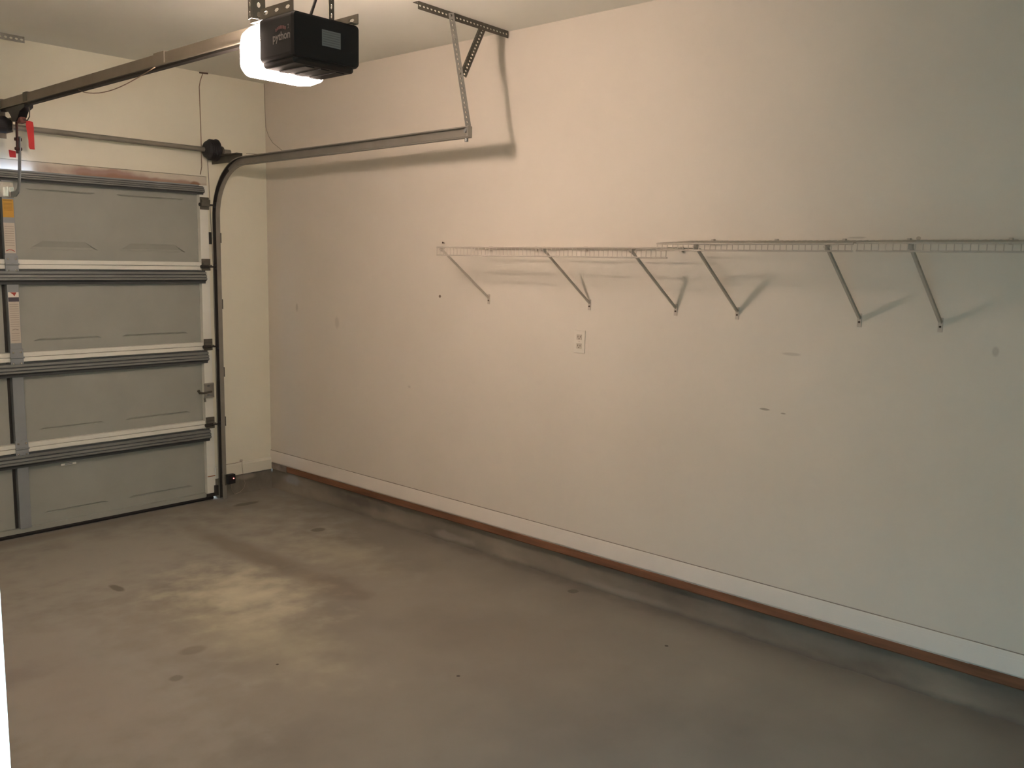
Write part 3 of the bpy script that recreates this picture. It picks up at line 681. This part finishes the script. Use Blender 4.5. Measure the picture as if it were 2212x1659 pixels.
# ------------------------------------------------------------------ safety sensor
SX, SY = -.398, -.122
sn = thing('safety_sensor', 'small black safety sensor with a red light low on the door track', 'sensor', (SX, SY, .11))
b_ = MB().box(SX - .030, SX + .024, SY - .018, SY + .018, .112, .178, bev=.004).obj('sensor_body', M['black'], sn)
mb = MB(); mb.tube([(SX + .008, SY - .018, .150), (SX + .008, SY - .0215, .150)], .0034, 10); o = mb.obj('indicator_light', M['led'], b_); o['label'] = 'glowing red indicator light'
mb = MB(); mb.box(SX - .035, SX - .032, -.06, SY + .02, .10, .175); mb.box(SX - .035, SX + .0, SY + .018, SY + .022, .10, .175); mb.obj('sensor_bracket', M['galvd'], sn)
mb = MB(); mb.tube([(-.247, -.0135, .235), (-.248, -.0145, .20), (-.243, -.016, .14), (-.238, -.012, .10), (-.236, -.03, .07), (-.255, -.045, .04), (-.30, -.065, .022), (-.35, -.085, .020), (-.385, -.105, .06), (-.392, -.110, .10), (-.392, -.112, .125)], .0016, 6)
w = tag(mb.obj('sensor_lead', M['cablew'], smooth=True), 'thin white lead looping from the baseboard to the black sensor', 'wire')
MB().box(-.258, -.238, -.001, -.010, .224, .240, bev=.003).obj('lead_clip', M['socket'], w)
mb = MB(); mb.tube([(-.247, -.0125, .2255), (-.30, -.0125, .222), (-.38, -.013, .2225), (-.415, -.02, .222)], .0018, 5); mb.obj('lead_branch', M['cableb'], w)

# ------------------------------------------------------------------ wire shelves
def wire_shelf(y0, y1, zb, zf, lip, label, braces, clips, lipmat='wire', XF=-.288):
    t = thing('wire_shelf', label, 'wire shelf', (0, (y0 + y1) / 2, zb), 'wire shelves along the right wall')
    XB = -.012
    m_ = MB(); n_ = int((y0 - y1) / .0254)
    for k in range(n_ + 1):
        y = y0 - .004 - k * ((y0 - y1 - .008) / n_)
        m_.tube([(XB, y, zb), (XF, y, zf), (XF - .002, y, zf - .006), (XF - .002, y, lip)], .0018, 5)
    m_.obj('wire_deck', M['wire'], t)
    m_ = MB(); m_.tube([(XB, y0, zb - .004), (XB, y1, zb - .004)], .0036, 6); m_.obj('back_rod', M['brace'], t)
    m_ = MB(); m_.tube([(XF, y0, zf - .003), (XF, y1, zf - .003)], .0040, 6); m_.obj('front_rod', M['brace'], t)
    m_ = MB(); m_.tube([(XF, y0, lip), (XF, y1, lip)], .0036, 6); m_.obj('lip_rod', M[lipmat], t)
    m_ = MB(); m_.tube([(-.15, y0, (zb + zf) / 2 - .004), (-.15, y1, (zb + zf) / 2 - .004)], .0028, 6); m_.obj('middle_rod', M['brace'], t)
    for (yt, yb) in braces:
        a = Vector((XF + .008, yt, zf - .010)); b = Vector((-.006, yb, 1.470)); d = b - a
        m_ = MB(); fm = frame(a, d, (0, 1, 0))
        m_.box(0, d.length, -.0075, .0075, -.002, .002, fm); m_.box(0, d.length, -.0075, -.0045, -.010, .002, fm)
        m_.box(-.004, .014, -.008, .008, -.008, .014, fm, bev=.002)
        br = m_.obj('support_brace', M['brace'], t)
        m_ = MB(); m_.box(-.0005, -.003, yb - .009, yb + .009, 1.432, 1.486, bev=.001); ft = m_.obj('brace_foot', M['wire'], br)
        ft2 = MB().tube([(-.003, yb, 1.452), (-.006, yb, 1.452)], .0042, 8).obj('foot_screw', M['hole'], br)
    for yc in clips:
        m_ = MB(); m_.box(-.0005, -.020, yc - .006, yc + .006, zb - .016, zb + .008, bev=.002); m_.obj('wall_clip', M['wire'], t)
    return t
wire_shelf(-2.065, -3.50, 1.7395, 1.738, 1.694, 'lowest wire shelf nearest the garage door, with three braces', [(-2.09, -2.179), (-2.80, -2.876), (-3.305, -3.376)], [-2.20, -2.53, -2.85, -3.12, -3.40], 'brace')
wire_shelf(-3.452, -4.300, 1.773, 1.756, 1.726, 'short middle wire shelf set slightly higher than the one nearest the door', [(-3.635, -3.69), (-4.195, -4.228)], [-3.56, -3.86, -4.15], XF=-.297)
wire_shelf(-4.308, -5.72, 1.774, 1.759, 1.727, 'wire shelf running out of the photo at the right edge', [(-4.495, -4.534), (-5.20, -5.22)], [-4.40, -4.75, -5.10, -5.45])
# nail above the first shelf
mb = MB(); mb.tube([(0.0, -1.819, 1.765), (-.012, -1.819, 1.767)], .0022, 6); mb.tube([(-.012, -1.819, 1.767), (-.014, -1.819, 1.767)], .0055, 8)
tag(mb.obj('nail', M['hole']), 'nail sticking out of the wall above the left end of the wire shelf', 'nail')

# ------------------------------------------------------------------ wall outlet
ou = thing('wall_outlet', 'ivory duplex electrical outlet on the right wall below the wire shelf', 'outlet', (0, -2.820, 1.27))
MB().box(-.0002, -.006, -2.856, -2.786, 1.213, 1.329, bev=.0022).obj('cover_plate', M['plastic'], ou)
for zc in (1.294, 1.249):
    m_ = MB(); m_.box(-.0055, -.0072, -2.837, -2.804, zc - .0135, zc + .0135, bev=.0007); so = m_.obj('socket', M['socket'], ou)
    m_ = MB(); m_.box(-.0070, -.0078, -2.829, -2.8265, zc - .002, zc + .007); m_.box(-.0070, -.0078, -2.8145, -2.812, zc - .002, zc + .007); m_.box(-.0070, -.0078, -2.823, -2.818, zc - .0105, zc - .006); m_.obj('socket_slots', M['hole'], so)
MB().tube([(-.006, -2.8205, 1.2715), (-.0072, -2.8205, 1.2715)], .003, 8).obj('plate_screw', M['socket'], ou)

# ------------------------------------------------------------------ lights
def area(name, loc, target, sx, sy, power, colr, spread=PI):
    d = bpy.data.lights.new(name, 'AREA'); d.shape = 'RECTANGLE'; d.size = sx; d.size_y = sy; d.energy = power; d.color = colr; d.spread = spread
    o = bpy.data.objects.new(name, d); col.objects.link(o); o.location = loc
    o.rotation_euler = (Vector(target) - Vector(loc)).to_track_quat('-Z', 'Y').to_euler()
    return o
area('hall_ceiling_light', (-4.15, -5.62, 2.40), (-3.9, -5.5, 0), .6, .6, 65, (.23, .65, .97))
area('hall_fill_light', (-3.86, -6.55, 1.75), (-3.0, -4.4, 1.2), .35, .5, 41, (.85, 1.0, .92))  # added unseen lamp that fills the front wall, corner and jamb
d = bpy.data.lights.new('opener_bulb', 'POINT'); d.energy = 46; d.color = (1.0, .77, .645); d.shadow_soft_size = .045
o = bpy.data.objects.new('opener_bulb', d); col.objects.link(o); o.location = (CX, -2.715, 2.385)
area('header_daylight', (-1.80, -.022, 2.128), (-1.80, .012, 2.185), .50, .010, .60, (.50, .68, 1.0))

w = bpy.data.worlds.new('outdoor_sky'); scene.world = w; w.use_nodes = True
bg = w.node_tree.nodes['Background']; bg.inputs['Color'].default_value = (.62, .80, 1.0, 1); bg.inputs['Strength'].default_value = 18.0

# ------------------------------------------------------------------ camera
C = Vector((-3.5873, -5.6077, 1.6636)); yaw, pit, rol, F = .8354, -.1351, -.0185, 1936.16
f = Vector((math.sin(yaw) * math.cos(pit), math.cos(yaw) * math.cos(pit), math.sin(pit)))
r0 = Vector((math.cos(yaw), -math.sin(yaw), 0)); d0 = f.cross(r0)
r = r0 * math.cos(rol) + d0 * math.sin(rol); dn = -r0 * math.sin(rol) + d0 * math.cos(rol)
cam = bpy.data.cameras.new('camera'); cam.sensor_width = 36.0; cam.sensor_fit = 'HORIZONTAL'; cam.lens = 36.0 * F / 2212.0
cam.clip_start = .02; cam.clip_end = 60
co = bpy.data.objects.new('camera', cam); col.objects.link(co)
m = Matrix((r, -dn, -f)).transposed().to_4x4(); m.translation = C
co.matrix_world = m
scene.camera = co
scene.view_settings.view_transform = 'Standard'
scene.view_settings.look = 'None'
scene.view_settings.exposure = 0.08
